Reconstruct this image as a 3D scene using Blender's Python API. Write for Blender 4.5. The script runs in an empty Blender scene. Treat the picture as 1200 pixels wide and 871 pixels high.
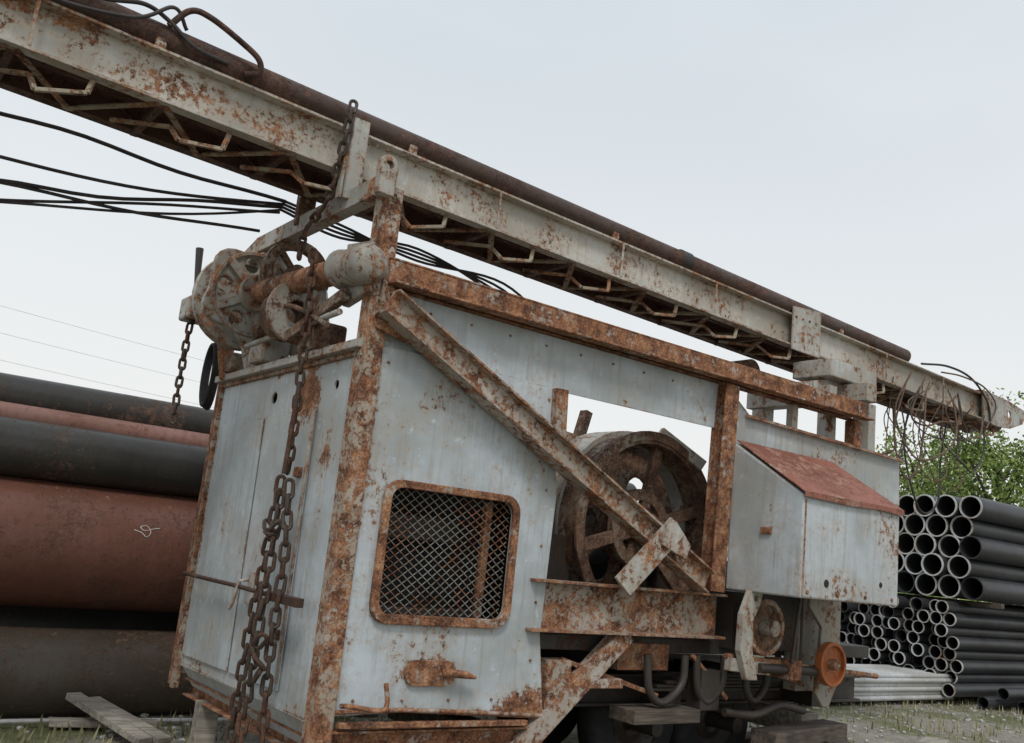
import bpy, bmesh, math, random
from mathutils import Vector, Matrix
random.seed(7)
scene=bpy.context.scene
COL=scene.collection
# ---------------------------------------------------------------- materials
def mk(name):
    m=bpy.data.materials.new(name); m.use_nodes=True
    nt=m.node_tree; nt.nodes.clear()
    out=nt.nodes.new('ShaderNodeOutputMaterial'); b=nt.nodes.new('ShaderNodeBsdfPrincipled')
    nt.links.new(b.outputs[0],out.inputs[0])
    return m,nt,b
def math_(nt,op,a,b=None,c=None,clamp=False):
    n=nt.nodes.new('ShaderNodeMath'); n.operation=op; n.use_clamp=clamp
    for i,v in enumerate((a,b,c)):
        if v is None: continue
        if isinstance(v,(int,float)): n.inputs[i].default_value=v
        else: nt.links.new(v,n.inputs[i])
    return n.outputs[0]
def mixc(nt,f,a,b,mode='MIX'):
    n=nt.nodes.new('ShaderNodeMix'); n.data_type='RGBA'; n.blend_type=mode
    for i,v in ((0,f),(6,a),(7,b)):
        if isinstance(v,(int,float)): n.inputs[i].default_value=v
        elif isinstance(v,(tuple,list)): n.inputs[i].default_value=(*v[:3],1)
        else: nt.links.new(v,n.inputs[i])
    return n.outputs[2]
def noise(nt,vec,scale,detail=5,rough=.6,seed=0):
    mp=nt.nodes.new('ShaderNodeMapping'); mp.inputs['Location'].default_value=(seed*3.1,seed*1.7,seed*2.3)
    if isinstance(scale,(tuple,list)): mp.inputs['Scale'].default_value=scale; s=1
    else: s=scale
    nt.links.new(vec,mp.inputs[0])
    n=nt.nodes.new('ShaderNodeTexNoise'); n.inputs['Scale'].default_value=s; n.inputs['Detail'].default_value=detail; n.inputs['Roughness'].default_value=rough
    nt.links.new(mp.outputs[0],n.inputs['Vector'])
    return n.outputs[0]
def smooth(nt,v,a,b,lo=0,hi=1):
    n=nt.nodes.new('ShaderNodeMapRange'); n.interpolation_type='SMOOTHSTEP'
    n.inputs[1].default_value=a; n.inputs[2].default_value=b; n.inputs[3].default_value=lo; n.inputs[4].default_value=hi
    nt.links.new(v,n.inputs[0]); return n.outputs[0]
def ramp(nt,v,stops):
    n=nt.nodes.new('ShaderNodeValToRGB'); e=n.color_ramp.elements
    while len(e)>1: e.remove(e[-1])
    e[0].position=stops[0][0]; e[0].color=(*stops[0][1],1)
    for p,c in stops[1:]:
        k=e.new(p); k.color=(*c,1)
    nt.links.new(v,n.inputs[0]); return n.outputs[0]
RUST=[(.36,(.035,.018,.013)),(.43,(.10,.045,.027)),(.49,(.21,.092,.048)),(.55,(.34,.165,.085)),(.61,(.44,.27,.165)),(.68,(.50,.38,.28))]
def weathered(name,paint,thr,rust=RUST,spots=(),seed=0,edge=.12,edge_r=.02,var=.25,rough=.5,streak=.25,big=2.2,speck=.0,soft=.028,dent=3.5):
    m,nt,b=mk(name)
    pos=nt.nodes.new('ShaderNodeNewGeometry').outputs['Position']
    n1=noise(nt,pos,big,5,.62,seed+1); n2=noise(nt,pos,24,6,.78,seed+2); n3=noise(nt,pos,(22,22,2.2),4,.65,seed+3)
    v=math_(nt,'ADD',math_(nt,'MULTIPLY',n1,.40),math_(nt,'MULTIPLY',n2,.60-streak*.5))
    v=math_(nt,'ADD',v,math_(nt,'MULTIPLY',n3,streak*.5))
    for (c,rad,amp) in spots:
        s=nt.nodes.new('ShaderNodeVectorMath'); s.operation='SUBTRACT'; nt.links.new(pos,s.inputs[0]); s.inputs[1].default_value=c
        d=nt.nodes.new('ShaderNodeVectorMath'); d.operation='DIVIDE'; nt.links.new(s.outputs[0],d.inputs[0]); d.inputs[1].default_value=rad
        l=nt.nodes.new('ShaderNodeVectorMath'); l.operation='LENGTH'; nt.links.new(d.outputs[0],l.inputs[0])
        v=math_(nt,'ADD',v,smooth(nt,l.outputs['Value'],0.2,1.2,amp,0))
    if edge>0:
        bv=nt.nodes.new('ShaderNodeBevel'); bv.samples=2; bv.inputs[0].default_value=edge_r
        g=nt.nodes.new('ShaderNodeNewGeometry')
        dt=nt.nodes.new('ShaderNodeVectorMath'); dt.operation='DOT_PRODUCT'; nt.links.new(bv.outputs[0],dt.inputs[0]); nt.links.new(g.outputs['Normal'],dt.inputs[1])
        v=math_(nt,'ADD',v,smooth(nt,dt.outputs['Value'],.8,.995,edge,0))
    rn2=noise(nt,pos,75,4,.7,seed+6)
    if speck>0: v=math_(nt,'ADD',v,smooth(nt,rn2,.56,.70,0,speck))
    mask=smooth(nt,v,thr-soft*.6,thr+soft)
    stain=smooth(nt,v,thr-.13,thr+.01)
    rn=noise(nt,pos,9,6,.78,seed+5)
    rr=math_(nt,'ADD',math_(nt,'MULTIPLY',rn,.65),math_(nt,'MULTIPLY',rn2,.35))
    rc=ramp(nt,rr,rust)
    pv=noise(nt,pos,1.3,4,.6,seed+8); pf=noise(nt,pos,(26,26,1.8),5,.7,seed+9)
    dark=tuple(c*(1-var)*k for c,k in zip(paint,(1.0,.98,.93))); light=tuple(min(1,c*(1+var*.45)) for c in paint)
    pc=mixc(nt,smooth(nt,pv,.36,.64),dark,light)
    pc=mixc(nt,smooth(nt,pf,.48,.7,0,.55),pc,tuple(c*.55*k for c,k in zip(paint,(1.08,.95,.8))))
    pc=mixc(nt,smooth(nt,rn,.6,.64,0,.45),pc,tuple(min(1,c*1.3) for c in paint))
    pc=mixc(nt,math_(nt,'MULTIPLY',stain,.5),pc,(paint[0]*.88,paint[1]*.64,paint[2]*.45))
    fc=mixc(nt,mask,pc,rc)
    nt.links.new(fc,b.inputs['Base Color'])
    nt.links.new(smooth(nt,mask,0,1,rough,.92),b.inputs['Roughness'])
    b.inputs['Specular IOR Level'].default_value=.35
    bp=nt.nodes.new('ShaderNodeBump'); bp.inputs['Strength'].default_value=.7; bp.inputs['Distance'].default_value=.006
    h=math_(nt,'ADD',math_(nt,'MULTIPLY',mask,math_(nt,'SUBTRACT',rn2,1.0)),math_(nt,'MULTIPLY',pv,dent))
    nt.links.new(h,bp.inputs['Height']); nt.links.new(bp.outputs[0],b.inputs['Normal'])
    return m
GRAYBLUE=(.455,.505,.54)
M_side=weathered('side_panel_paint',GRAYBLUE,.60,seed=1,speck=.055,dent=6,spots=[((.75,0,.62),(.95,.3,.07),.12),((.07,0,2.3),(.1,.3,.8),.06),((.68,0,.88),(.26,.3,.09),.10),((1.38,0,.66),(.25,.3,.15),.13),((1.2,0,1.0),(.2,.3,.2),.04),((2.7,0,2.7),(.3,.3,.4),.05),((.6,0,2.3),(.6,.3,.25),.035),((.1,0,1.4),(.2,.3,1.),.03)],edge=.08)
M_end=weathered('end_panel_paint',(.47,.52,.55),.61,seed=4,speck=.045,dent=6,spots=[((0,.72,2.38),(.3,.26,.22),.24),((0,1.2,2.62),(.3,1.4,.06),.14),((0,2.2,1.6),(.3,.05,1.4),.08),((0,.35,1.7),(.2,.07,1.0),.06),((0,1.2,.6),(.3,1.4,.08),.07)],edge=.08)
M_gray=weathered('gray_paint',(.41,.425,.41),.54,seed=9,edge=.09,big=4,speck=.04,var=.35)
M_cast=weathered('gray_casting',(.34,.355,.34),.53,seed=10,edge=.09,big=5,speck=.03,var=.4)
M_mast=weathered('mast_paint',(.46,.455,.425),.56,seed=11,spots=[((-1.0,.46,3.95),(.55,.5,.12),.09),((-2.0,.46,4.1),(.9,.4,.1),.06)],edge=.07,streak=.1,big=3.,speck=.06,var=.3)
M_post=weathered('post_rust_paint',(.42,.39,.35),.485,seed=14,edge=.07,big=6,streak=.1)
M_rust=weathered('rusty_steel',(.40,.37,.34),.44,seed=17,edge=.02,big=6,streak=.1)
M_diag=weathered('brace_rust_paint',(.42,.40,.375),.495,seed=19,edge=.08,big=4,streak=.1)
M_roof=weathered('red_rust_roof',(.28,.11,.078),.51,rust=[(.38,(.08,.035,.025)),(.46,(.18,.07,.045)),(.53,(.31,.15,.10)),(.62,(.42,.33,.29))],seed=21,edge=.05,var=.4)
M_box=weathered('box_paint',(.445,.485,.51),.595,seed=23,speck=.05,dent=5,spots=[((3.3,-.7,1.55),(1.2,.3,.2),.05),((4.2,-.7,2.0),(.3,.3,.5),.06),((4.3,0,2.6),(1.2,.3,.3),.04)],edge=.08)
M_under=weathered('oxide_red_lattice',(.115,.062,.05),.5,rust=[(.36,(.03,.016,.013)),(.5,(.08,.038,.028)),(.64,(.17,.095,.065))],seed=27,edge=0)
M_lace=weathered('lacing_bars',(.34,.31,.25),.5,seed=28,edge=0,big=4)
M_dark=weathered('oily_dark_steel',(.05,.045,.042),.56,rust=[(.3,(.03,.015,.01)),(.6,(.10,.05,.03)),(.7,(.15,.08,.05))],seed=30,edge=0)
M_pipe=weathered('drill_pipe_steel',(.075,.05,.042),.5,rust=[(.36,(.03,.015,.012)),(.5,(.09,.048,.036)),(.64,(.17,.10,.075))],seed=33,edge=0,rough=.45)
M_chain=weathered('chain_steel',(.07,.055,.046),.5,rust=[(.36,(.025,.014,.011)),(.5,(.09,.045,.03)),(.64,(.2,.10,.06))],seed=35,edge=0)
M_wheel=weathered('wheel_rust',(.25,.225,.19),.46,rust=[(.36,(.035,.018,.013)),(.46,(.09,.048,.032)),(.55,(.19,.11,.07)),(.64,(.30,.20,.14))],seed=38,edge=.03,big=4)
M_disc=weathered('orange_disc',(.46,.16,.06),.54,seed=41,rust=[(.36,(.14,.05,.03)),(.5,(.33,.12,.05)),(.64,(.46,.21,.09))],edge=0)
M_p_red=weathered('red_brown_pipe',(.165,.078,.06),.55,rust=[(.36,(.06,.033,.027)),(.5,(.12,.06,.046)),(.62,(.22,.135,.10))],seed=44,edge=0,rough=.36,big=.8,speck=.03)
M_p_pink=weathered('oxide_pink_pipe',(.22,.12,.10),.56,rust=[(.3,(.09,.045,.035)),(.5,(.17,.09,.07)),(.7,(.26,.16,.12))],seed=45,edge=0,rough=.45)
M_p_blk=weathered('black_pipe',(.04,.04,.038),.56,rust=[(.36,(.04,.027,.02)),(.5,(.09,.055,.04)),(.62,(.16,.10,.07))],seed=47,edge=0,rough=.34,big=.8,speck=.03)
M_p_old=weathered('brown_black_pipe',(.085,.075,.062),.52,rust=[(.36,(.05,.03,.02)),(.5,(.12,.075,.05)),(.62,(.2,.13,.09))],seed=48,edge=0,rough=.45,big=.8,speck=.03)
M_stack=weathered('casing_pipe_black',(.038,.04,.045),.6,seed=50,edge=0,rough=.42,rust=[(.3,(.03,.025,.025)),(.5,(.07,.05,.04)),(.7,(.13,.10,.075))])
M_stackend=weathered('pipe_cut_end',(.46,.49,.50),.57,seed=51,edge=0,rough=.5)
M_galv=weathered('galvanized',(.5,.51,.51),.66,seed=52,edge=0,rough=.4)
def simple(name,col,rough=.7,var=.3,scale=8):
    m,nt,b=mk(name); pos=nt.nodes.new('ShaderNodeNewGeometry').outputs['Position']
    n=noise(nt,pos,scale,5,.65)
    nt.links.new(mixc(nt,smooth(nt,n,.35,.65),tuple(c*(1-var) for c in col),tuple(c*(1+var) for c in col)),b.inputs['Base Color'])
    b.inputs['Roughness'].default_value=rough; return m
M_rubber=simple('rubber',(.02,.02,.021),.85)
M_cable=simple('cable',(.035,.028,.026),.6)
M_cable_b=simple('rusty_cable',(.13,.085,.06),.8)
M_mesh=weathered('grille_wire',(.24,.25,.24),.52,seed=60,edge=0,big=5)
M_inner=simple('inner_dark',(.02,.02,.022),.9)
def wood(name,c1,c2):
    m,nt,b=mk(name); pos=nt.nodes.new('ShaderNodeTexCoord').outputs['Object']
    a=noise(nt,pos,(2,25,25),6,.65,1); c=noise(nt,pos,3,4,.5,2)
    col=mixc(nt,smooth(nt,a,.35,.65),c1,c2); col=mixc(nt,smooth(nt,c,.4,.65,0,.5),col,tuple(x*.5 for x in c1))
    nt.links.new(col,b.inputs['Base Color']); b.inputs['Roughness'].default_value=.85
    bp=nt.nodes.new('ShaderNodeBump'); bp.inputs['Distance'].default_value=.01; nt.links.new(a,bp.inputs['Height']); nt.links.new(bp.outputs[0],b.inputs['Normal'])
    return m
M_wood=wood('weathered_timber',(.20,.175,.145),(.42,.385,.32)); M_woodd=wood('dark_timber',(.06,.048,.038),(.16,.125,.095))
# ---------------------------------------------------------------- geometry helpers
def empty(name):
    o=bpy.data.objects.new(name,None); COL.objects.link(o); return o
def obj(name,bm,mat,parent=None,sm=False,bevel=0):
    me=bpy.data.meshes.new(name); bmesh.ops.recalc_face_normals(bm,faces=bm.faces)
    if sm:
        for f in bm.faces: f.smooth=True
    bm.to_mesh(me); bm.free()
    if sm: me.set_sharp_from_angle(angle=math.radians(40))
    me.materials.append(mat)
    o=bpy.data.objects.new(name,me); COL.objects.link(o)
    if parent: o.parent=parent
    if bevel:
        b=o.modifiers.new('b','BEVEL'); b.width=bevel; b.segments=2; b.limit_method='ANGLE'
    return o
def frame(d,up):
    d=d.normalized(); up=Vector(up)
    if abs(d.dot(up))>.99: up=Vector((1,0,0))
    s=d.cross(up).normalized(); u=s.cross(d).normalized(); return d,s,u
def add_prof(bm,prof,p1,p2,up=(0,0,1)):
    p1=Vector(p1);p2=Vector(p2); d,s,u=frame(p2-p1,up)
    A=[bm.verts.new(p1+s*a+u*b) for a,b in prof]; B=[bm.verts.new(p2+s*a+u*b) for a,b in prof]
    n=len(prof)
    for i in range(n): bm.faces.new((A[i],A[(i+1)%n],B[(i+1)%n],B[i]))
    bm.faces.new(A[::-1]); bm.faces.new(B)
def rectp(w,h): return [(-w/2,-h/2),(w/2,-h/2),(w/2,h/2),(-w/2,h/2)]
def ibeam(w,h,t): return [(-w/2,-h/2),(w/2,-h/2),(w/2,-h/2+t),(t/2,-h/2+t),(t/2,h/2-t),(w/2,h/2-t),(w/2,h/2),(-w/2,h/2),(-w/2,h/2-t),(-t/2,h/2-t),(-t/2,-h/2+t),(-w/2,-h/2+t)]
def channel(w,h,t):
    return [(-w/2,-h/2),(w/2,-h/2),(w/2,-h/2+t),(-w/2+t,-h/2+t),(-w/2+t,h/2-t),(w/2,h/2-t),(w/2,h/2),(-w/2,h/2)]
def angle(w,h,t): return [(0,0),(w,0),(w,t),(t,t),(t,h),(0,h)]
def prof(name,pf,p1,p2,mat,parent=None,up=(0,0,1),bevel=0.003):
    bm=bmesh.new(); add_prof(bm,pf,p1,p2,up); return obj(name,bm,mat,parent,bevel=bevel)
def bar(name,p1,p2,w,h,mat,parent=None,up=(0,0,1),bevel=.004): return prof(name,rectp(w,h),p1,p2,mat,parent,up,bevel)
def box(name,lo,hi,mat,parent=None,bevel=.006):
    c=[(a+b)/2 for a,b in zip(lo,hi)]
    return bar(name,(lo[0],c[1],c[2]),(hi[0],c[1],c[2]),hi[1]-lo[1],hi[2]-lo[2],mat,parent,bevel=bevel)
def add_tube(bm,pts,r,seg=10,closed=False):
    pts=[Vector(p) for p in pts]; n=len(pts); rings=[]; prev=None
    for i,p in enumerate(pts):
        if closed: t=pts[(i+1)%n]-pts[i-1]
        else: t=pts[min(i+1,n-1)]-pts[max(i-1,0)]
        t.normalize()
        if prev is None:
            a=Vector((0,0,1)) if abs(t.z)<.9 else Vector((1,0,0)); s=t.cross(a).normalized()
        else: s=(prev-t*prev.dot(t)).normalized()
        prev=s; u=t.cross(s)
        rr=r[i] if isinstance(r,(list,tuple)) else r
        rings.append([bm.verts.new(p+(s*math.cos(2*math.pi*k/seg)+u*math.sin(2*math.pi*k/seg))*rr) for k in range(seg)])
    for i in range(n if closed else n-1):
        A=rings[i];B=rings[(i+1)%n]
        for k in range(seg): bm.faces.new((A[k],A[(k+1)%seg],B[(k+1)%seg],B[k]))
    if not closed: bm.faces.new(rings[0][::-1]); bm.faces.new(rings[-1])
def spline(pts,k=8):
    P=[Vector(p) for p in pts]; P=[P[0]*2-P[1]]+P+[P[-1]*2-P[-2]]; o=[]
    for i in range(1,len(P)-2):
        for j in range(k):
            t=j/k; a,b,c,d=P[i-1],P[i],P[i+1],P[i+2]
            o.append(.5*((2*b)+(c-a)*t+(2*a-5*b+4*c-d)*t*t+(3*b-a-3*c+d)*t**3))
    o.append(P[-2]); return o
def tube(name,pts,r,mat,parent=None,seg=10,sp=False,k=8):
    bm=bmesh.new(); add_tube(bm,spline(pts,k) if sp else pts,r,seg); return obj(name,bm,mat,parent,sm=True)
def add_lathe(bm,c,axis,prof_,seg=40):
    c=Vector(c); d,s,u=frame(Vector(axis),(0,0,1)); rings=[]
    for k in range(seg):
        a=2*math.pi*k/seg; v=s*math.cos(a)+u*math.sin(a)
        rings.append([bm.verts.new(c+v*r+d*h) for r,h in prof_])
    n=len(prof_)
    for k in range(seg):
        A=rings[k];B=rings[(k+1)%seg]
        for i in range(n): bm.faces.new((A[i],A[(i+1)%n],B[(i+1)%n],B[i]))
def ringo(name,c,axis,ro,ri,L,mat,parent=None,seg=40,bev=.004):
    bm=bmesh.new(); b=bev
    add_lathe(bm,c,axis,[(ri,-L/2),(ro-b,-L/2),(ro,-L/2+b),(ro,L/2-b),(ro-b,L/2),(ri,L/2)],seg); return obj(name,bm,mat,parent,sm=True)
def disc(name,c,axis,r,L,mat,parent=None,seg=32): return ringo(name,c,axis,r,.0005,L,mat,parent,seg)
def circ(cx,cy,r,n=20,rx=None): return [(cx+(rx or r)*math.cos(2*math.pi*i/n),cy+r*math.sin(2*math.pi*i/n)) for i in range(n)]
def rrect(x0,y0,x1,y1,r,n=5):
    o=[]
    for cx,cy,a0 in ((x1-r,y1-r,0),(x0+r,y1-r,90),(x0+r,y0+r,180),(x1-r,y0+r,270)):
        for i in range(n+1):
            a=math.radians(a0+90*i/n); o.append((cx+r*math.cos(a),cy+r*math.sin(a)))
    return o
def plate(name,outer,holes,th,org,U,V,mat,parent=None,bevel=0,sm=False):
    bm=bmesh.new(); org=Vector(org);U=Vector(U).normalized();V=Vector(V).normalized();W=U.cross(V)
    es=[]
    for loop in [outer]+list(holes):
        vs=[bm.verts.new(org+U*a+V*b) for a,b in loop]
        es+=[bm.edges.new((vs[i],vs[(i+1)%len(vs)])) for i in range(len(vs))]
    bmesh.ops.triangle_fill(bm,use_beauty=True,edges=es)
    fs=bm.faces[:]
    r=bmesh.ops.extrude_face_region(bm,geom=fs)
    vs=[g for g in r['geom'] if isinstance(g,bmesh.types.BMVert)]
    bmesh.ops.translate(bm,verts=vs,vec=W*th)
    return obj(name,bm,mat,parent,bevel=bevel)
def chain(name,pts,pitch,wr,mat,parent=None,wob=.3):
    P=spline(pts,4); bm=bmesh.new()
    seglen=[(P[i+1]-P[i]).length for i in range(len(P)-1)]; tot=sum(seglen); n=int(tot/pitch)
    rnd=random.Random(len(pts)*7+int(tot*100))
    for k in range(n):
        d=(k+.5)*pitch; i=0
        while i<len(seglen)-1 and d>seglen[i]: d-=seglen[i]; i+=1
        p=P[i].lerp(P[i+1],d/seglen[i]); t=(P[i+1]-P[i]).normalized()
        t=(t+Vector((rnd.gauss(0,.05),rnd.gauss(0,.05),0))).normalized()
        a=Vector((0,1,0)) if abs(t.y)<.8 else Vector((1,0,0))
        s=t.cross(a).normalized(); u=t.cross(s)
        ang=(k%2)*math.pi/2+.5+rnd.uniform(-wob,wob)
        s2=s*math.cos(ang)+u*math.sin(ang)
        rad=wr*1.85; hl=pitch*.5+wr*.75-rad
        loop=[]
        for q in range(7): th=math.pi*q/6; loop.append(p+t*(hl+rad*math.sin(th))+s2*rad*math.cos(th))
        for q in range(7): th=math.pi+math.pi*q/6; loop.append(p+t*(-hl+rad*math.sin(th))+s2*rad*math.cos(th))
        add_tube(bm,loop,wr,6,closed=True)
    return obj(name,bm,mat,parent,sm=True)
def bolts(name,pts,axis,mat,parent,r=.012,h=.012):
    bm=bmesh.new()
    for p in pts: add_lathe(bm,p,axis,[(.0005,0),(r,0),(r,h*.6),(r*.6,h),(.0005,h)],8)
    return obj(name,bm,mat,parent)
# ================================================================ RIG
rig=empty('drilling_rig')
gx0,gz0,gx1,gz1=.22,1.13,1.19,1.93
outer=[(.03,.64),(.5,.655),(1.0,.63),(1.55,.60),(1.52,.74),(1.46,1.1),(1.49,2.03),(1.43,2.22),(1.40,2.66),(1.0,2.67),(.03,2.67)]
plate('side_panel',outer,[rrect(gx0+.04,gz0+.04,gx1-.04,gz1-.04,.09)],.012,(0,.012,0),(1,0,0),(0,0,1),M_side,rig)
plate('side_upper_band',[(.06,2.60),(1.40,2.61),(1.44,2.655),(2.98,2.66),(3.0,3.0),(.06,3.0)],[],.012,(0,.030,0),(1,0,0),(0,0,1),M_side,rig)
plate('grille_frame',rrect(gx0,gz0,gx1,gz1,.11),[rrect(gx0+.05,gz0+.055,gx1-.05,gz1-.045,.07)],.03,(0,-.004,0),(1,0,0),(0,0,1),M_rust,rig,bevel=.006)
bm=bmesh.new(); dx,dz=.066,.05
x0,x1,z0,z1=gx0+.045,gx1-.045,gz0+.05,gz1-.04
slope=dz/dx
for sgn in (1,-1):
    for i in range(-40,60):
        zc=z0+i*dz
        xa,xb=x0,x1; za,zb_=zc,zc+sgn*slope*(x1-x0); d=zb_-za
        ta=(z0-za)/d; tb=(z1-za)/d
        if ta>tb: ta,tb=tb,ta
        t0=max(0,ta); t1=min(1,tb)
        if t0>=t1: continue
        n=6; P=[]
        for q in range(n+1):
            t=t0+(t1-t0)*q/n; X=xa+(xb-xa)*t; Z=za+d*t
            P.append((X,.03+.003*sgn+.012*math.sin(X*7+1)*math.sin(Z*6),Z+.006*math.sin(X*9)*math.sin(Z*5+1)))
        for q in range(n): add_prof(bm,rectp(.004,.0055),P[q],P[q+1],up=(0,1,0))
obj('grille_mesh',bm,M_mesh,rig)
box('grille_inner_bar',(1.02,.1,1.17),(1.07,.14,1.88),M_rust,rig)
box('radiator_core',(.1,.5,.7),(1.45,.6,2.5),M_inner,rig)
box('radiator_header',(.25,.35,1.6),(1.0,.48,1.75),M_dark,rig)
box('radiator_bottom',(.2,.3,1.05),(1.2,.48,1.2),M_dark,rig)
plate('end_panel',[(.03,.60),(.75,.585),(1.5,.575),(2.21,.56),(2.22,2.58),(.03,2.61)],[circ(1.24,2.43,.04,16,.045),circ(.34,2.45,.03,14)],.012,(0.012,0,0),(0,1,0),(0,0,1),M_end,rig)
plate('end_door',[(.52,.68),(1.27,.66),(1.30,2.3),(.54,2.33)],[],.008,(-.004,0,0),(0,1,0),(0,0,1),M_end,rig,bevel=.003)
plate('end_door_left',[(1.31,.66),(2.12,.64),(2.14,2.28),(1.335,2.3)],[],.008,(-.003,0,0),(0,1,0),(0,0,1),M_end,rig,bevel=.003)
plate('end_skirt',[(.03,.0),(2.2,.0),(2.2,.2),(.03,.2)],[],.01,(.12,0,.42),(0,1,0),(-.55,0,.83),M_end,rig)
prof('end_top_angle',angle(.09,.09,.012),(-.012,.05,2.60),(-.012,2.26,2.57),M_post,rig,up=(0,0,1))
bar('end_top_flange',(-.01,.0,2.655),(-.01,2.26,2.625),.10,.05,M_gray,rig)
prof('rear_corner_angle',angle(.06,.06,.01),(-.015,2.27,.42),(-.015,2.25,2.62),M_rust,rig,up=(1,0,0))
bar('rear_corner_post',(.01,2.255,.40),(.01,2.245,2.62),.05,.05,M_post,rig,up=(1,0,0))
bar('door_hinge_strip',(-.016,.52,.72),(-.016,.54,2.3),.03,.012,M_gray,rig,up=(1,0,0))
box('hinge_block',(-.03,.60,1.9),(-.005,.68,1.96),M_rust,rig); box('hinge_block',(-.03,.58,.95),(-.005,.66,1.01),M_rust,rig)
box('latch_plate',(-.022,1.05,1.10),(-.006,1.13,1.30),M_gray,rig)
tube('door_handle',[(-.03,1.12,1.25),(-.09,1.10,1.24),(-.09,1.16,1.1),(-.09,1.2,1.06)],.012,M_gray,rig)
tube('latch_rod',[(-.08,2.17,1.20),(-.08,1.2,1.205),(-.1,.25,1.20)],.014,M_pipe,rig)
bar('latch_rod_bracket',(-.1,.6,1.2),(-.1,.18,1.2),.05,.05,M_pipe,rig)
box('house_roof',(.0,.045,2.625),(1.40,2.26,2.648),M_gray,rig)
box('house_far_wall',(.0,2.24,.5),(1.5,2.26,2.62),M_gray,rig)
box('house_inner_wall',(1.42,.35,1.0),(1.45,2.2,2.6),M_dark,rig)
# corner post + frame
prof('corner_post',angle(.115,.12,.014),(-.03,-.03,.50),(-.03,-.03,3.60),M_post,rig,up=(1,0,0))
bar('corner_post_inner',(.03,-.012,.5),(.03,-.012,3.56),.10,.018,M_post,rig,up=(0,1,0))
bolts('post_bolts',[(.04,-.035,z) for z in (.8,1.3,1.75,2.2,2.5,2.8,3.3)],(0,-1,0),M_rust,rig)
bolts('panel_bolts',[(.2+.31*i,0,.72) for i in range(5)]+[(1.4,0,z) for z in (.95,1.3,1.65,2.0)]+[(.15+.4*i,0,2.58) for i in range(4)],(0,-1,0),M_rust,rig,r=.009)
bolts('end_bolts',[(-.01,.1,z) for z in (.8,1.2,1.6,2.0,2.4)]+[(-.01,2.15,z) for z in (.8,1.2,1.6,2.0,2.4)],(-1,0,0),M_rust,rig,r=.009)
bolts('band_bolts',[(.4+.3*i,.018,2.93) for i in range(8)],(0,-1,0),M_rust,rig,r=.008)
prof('top_rail',angle(.10,.15,.014),(.05,-.045,3.01),(4.86,-.045,3.02),M_rust,rig)
prof('top_rail_back',channel(.08,.15,.012),(.05,.05,3.085),(4.86,.05,3.095),M_rust,rig)
box('top_rail_plate',(.05,-.055,3.165),(4.88,.09,3.18),M_rust,rig)
prof('diagonal_brace',ibeam(.13,.165,.016),(.04,-.10,2.90),(2.86,-.10,1.52),M_diag,rig)
plate('brace_gusset',[(0,0),(.2,-.05),(.22,.16),(0,.3)],[],.012,(.02,-.04,2.75),(1,0,0),(0,0,1),M_post,rig)
bar('brace_link',(2.02,-.12,1.44),(2.42,-.2,1.88),.03,.16,M_gray,rig,up=(0,0,1))
plate('brace_link_gusset',[(0,0),(.24,-.08),(.28,.02),(.12,.17),(.02,.15)],[],.02,(2.28,-.19,1.74),(1,0,0),(0,0,1),M_diag,rig,bevel=.004)
prof('mid_post',ibeam(.15,.12,.014),(3.02,-.02,1.46),(3.06,-.02,3.0),M_rust,rig,up=(0,1,0))
bar('stub_post',(1.44,-.02,2.24),(1.42,-.02,2.66),.10,.06,M_diag,rig,up=(0,1,0))
prof('lower_channel',channel(.12,.32,.018),(1.34,.0,1.285),(3.16,.0,1.285),M_diag,rig)
prof('lower_diagonal',channel(.09,.13,.014),(2.22,.02,1.14),(1.36,.02,.40),M_diag,rig)
prof('base_channel',channel(.08,.11,.012),(.08,.03,.51),(1.50,.03,.50),M_rust,rig)
bar('base_pipe',(.12,-.02,.60),(1.40,-.02,.585),.04,.03,M_rust,rig)
prof('end_base_channel',channel(.08,.12,.012),(.1,2.2,.42),(.1,.1,.44),M_rust,rig)
plate('oval_cover',rrect(.50,.80,.84,.94,.068,6),[],.022,(0,-.004,0),(1,0,0),(0,0,1),M_rust,rig,bevel=.008)
tube('oval_cover_stub',[(.72,-.05,.88),(.88,-.07,.87),(.95,-.07,.855)],[.026,.022,.010],M_rust,rig)
tube('tow_hook',[(.12,-.03,.70),(.14,-.1,.71),(.30,-.12,.69),(.345,-.12,.72),(.335,-.10,.83)],.014,M_rust,rig,sp=True)
tube('rim_bead',[(.05,-.01,.665),(.5,-.015,.672),(1.0,-.015,.65),(1.54,-.01,.62)],.012,M_diag,rig)
# gear cover
X0,X1=3.12,4.34
bm=bmesh.new(); pr=[(-.7,1.485),(-.7,2.19),(-.06,2.57),(-.06,1.485)]
A=[bm.verts.new((X0,y,z)) for y,z in pr];B=[bm.verts.new((X1,y,z)) for y,z in pr]
for i in range(4): bm.faces.new((A[i],A[(i+1)%4],B[(i+1)%4],B[i]))
bm.faces.new(A[::-1]); bm.faces.new(B); obj('gear_cover',bm,M_box,rig,bevel=.012)
plate('gear_cover_roof',[(-.015,0),(.4,-.008),(.8,.005),(1.235,0),(1.235,.75),(.02,.75)],[],.010,(X0,-.72,2.20),(1,0,0),(0,.64,.38),M_roof,rig,bevel=.003)
plate('gear_cover_roof_lip',[(-.015,0.01),(.5,0),(.9,.012),(1.235,0),(1.235,.045),(-.015,.045)],[],.006,(X0,-.722,2.165),(1,0,0),(0,0,1),M_roof,rig)
plate('gear_cover_back',[(3.16,2.30),(5.52,2.36),(5.50,2.77),(4.8,2.80),(3.35,2.82),(3.16,2.9)],[],.014,(0,.012,0),(1,0,0),(0,0,1),M_box,rig)
prof('gear_cover_back_lip',angle(.03,.03,.006),(3.3,-.02,2.79),(5.5,-.02,2.745),M_diag,rig)
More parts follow.
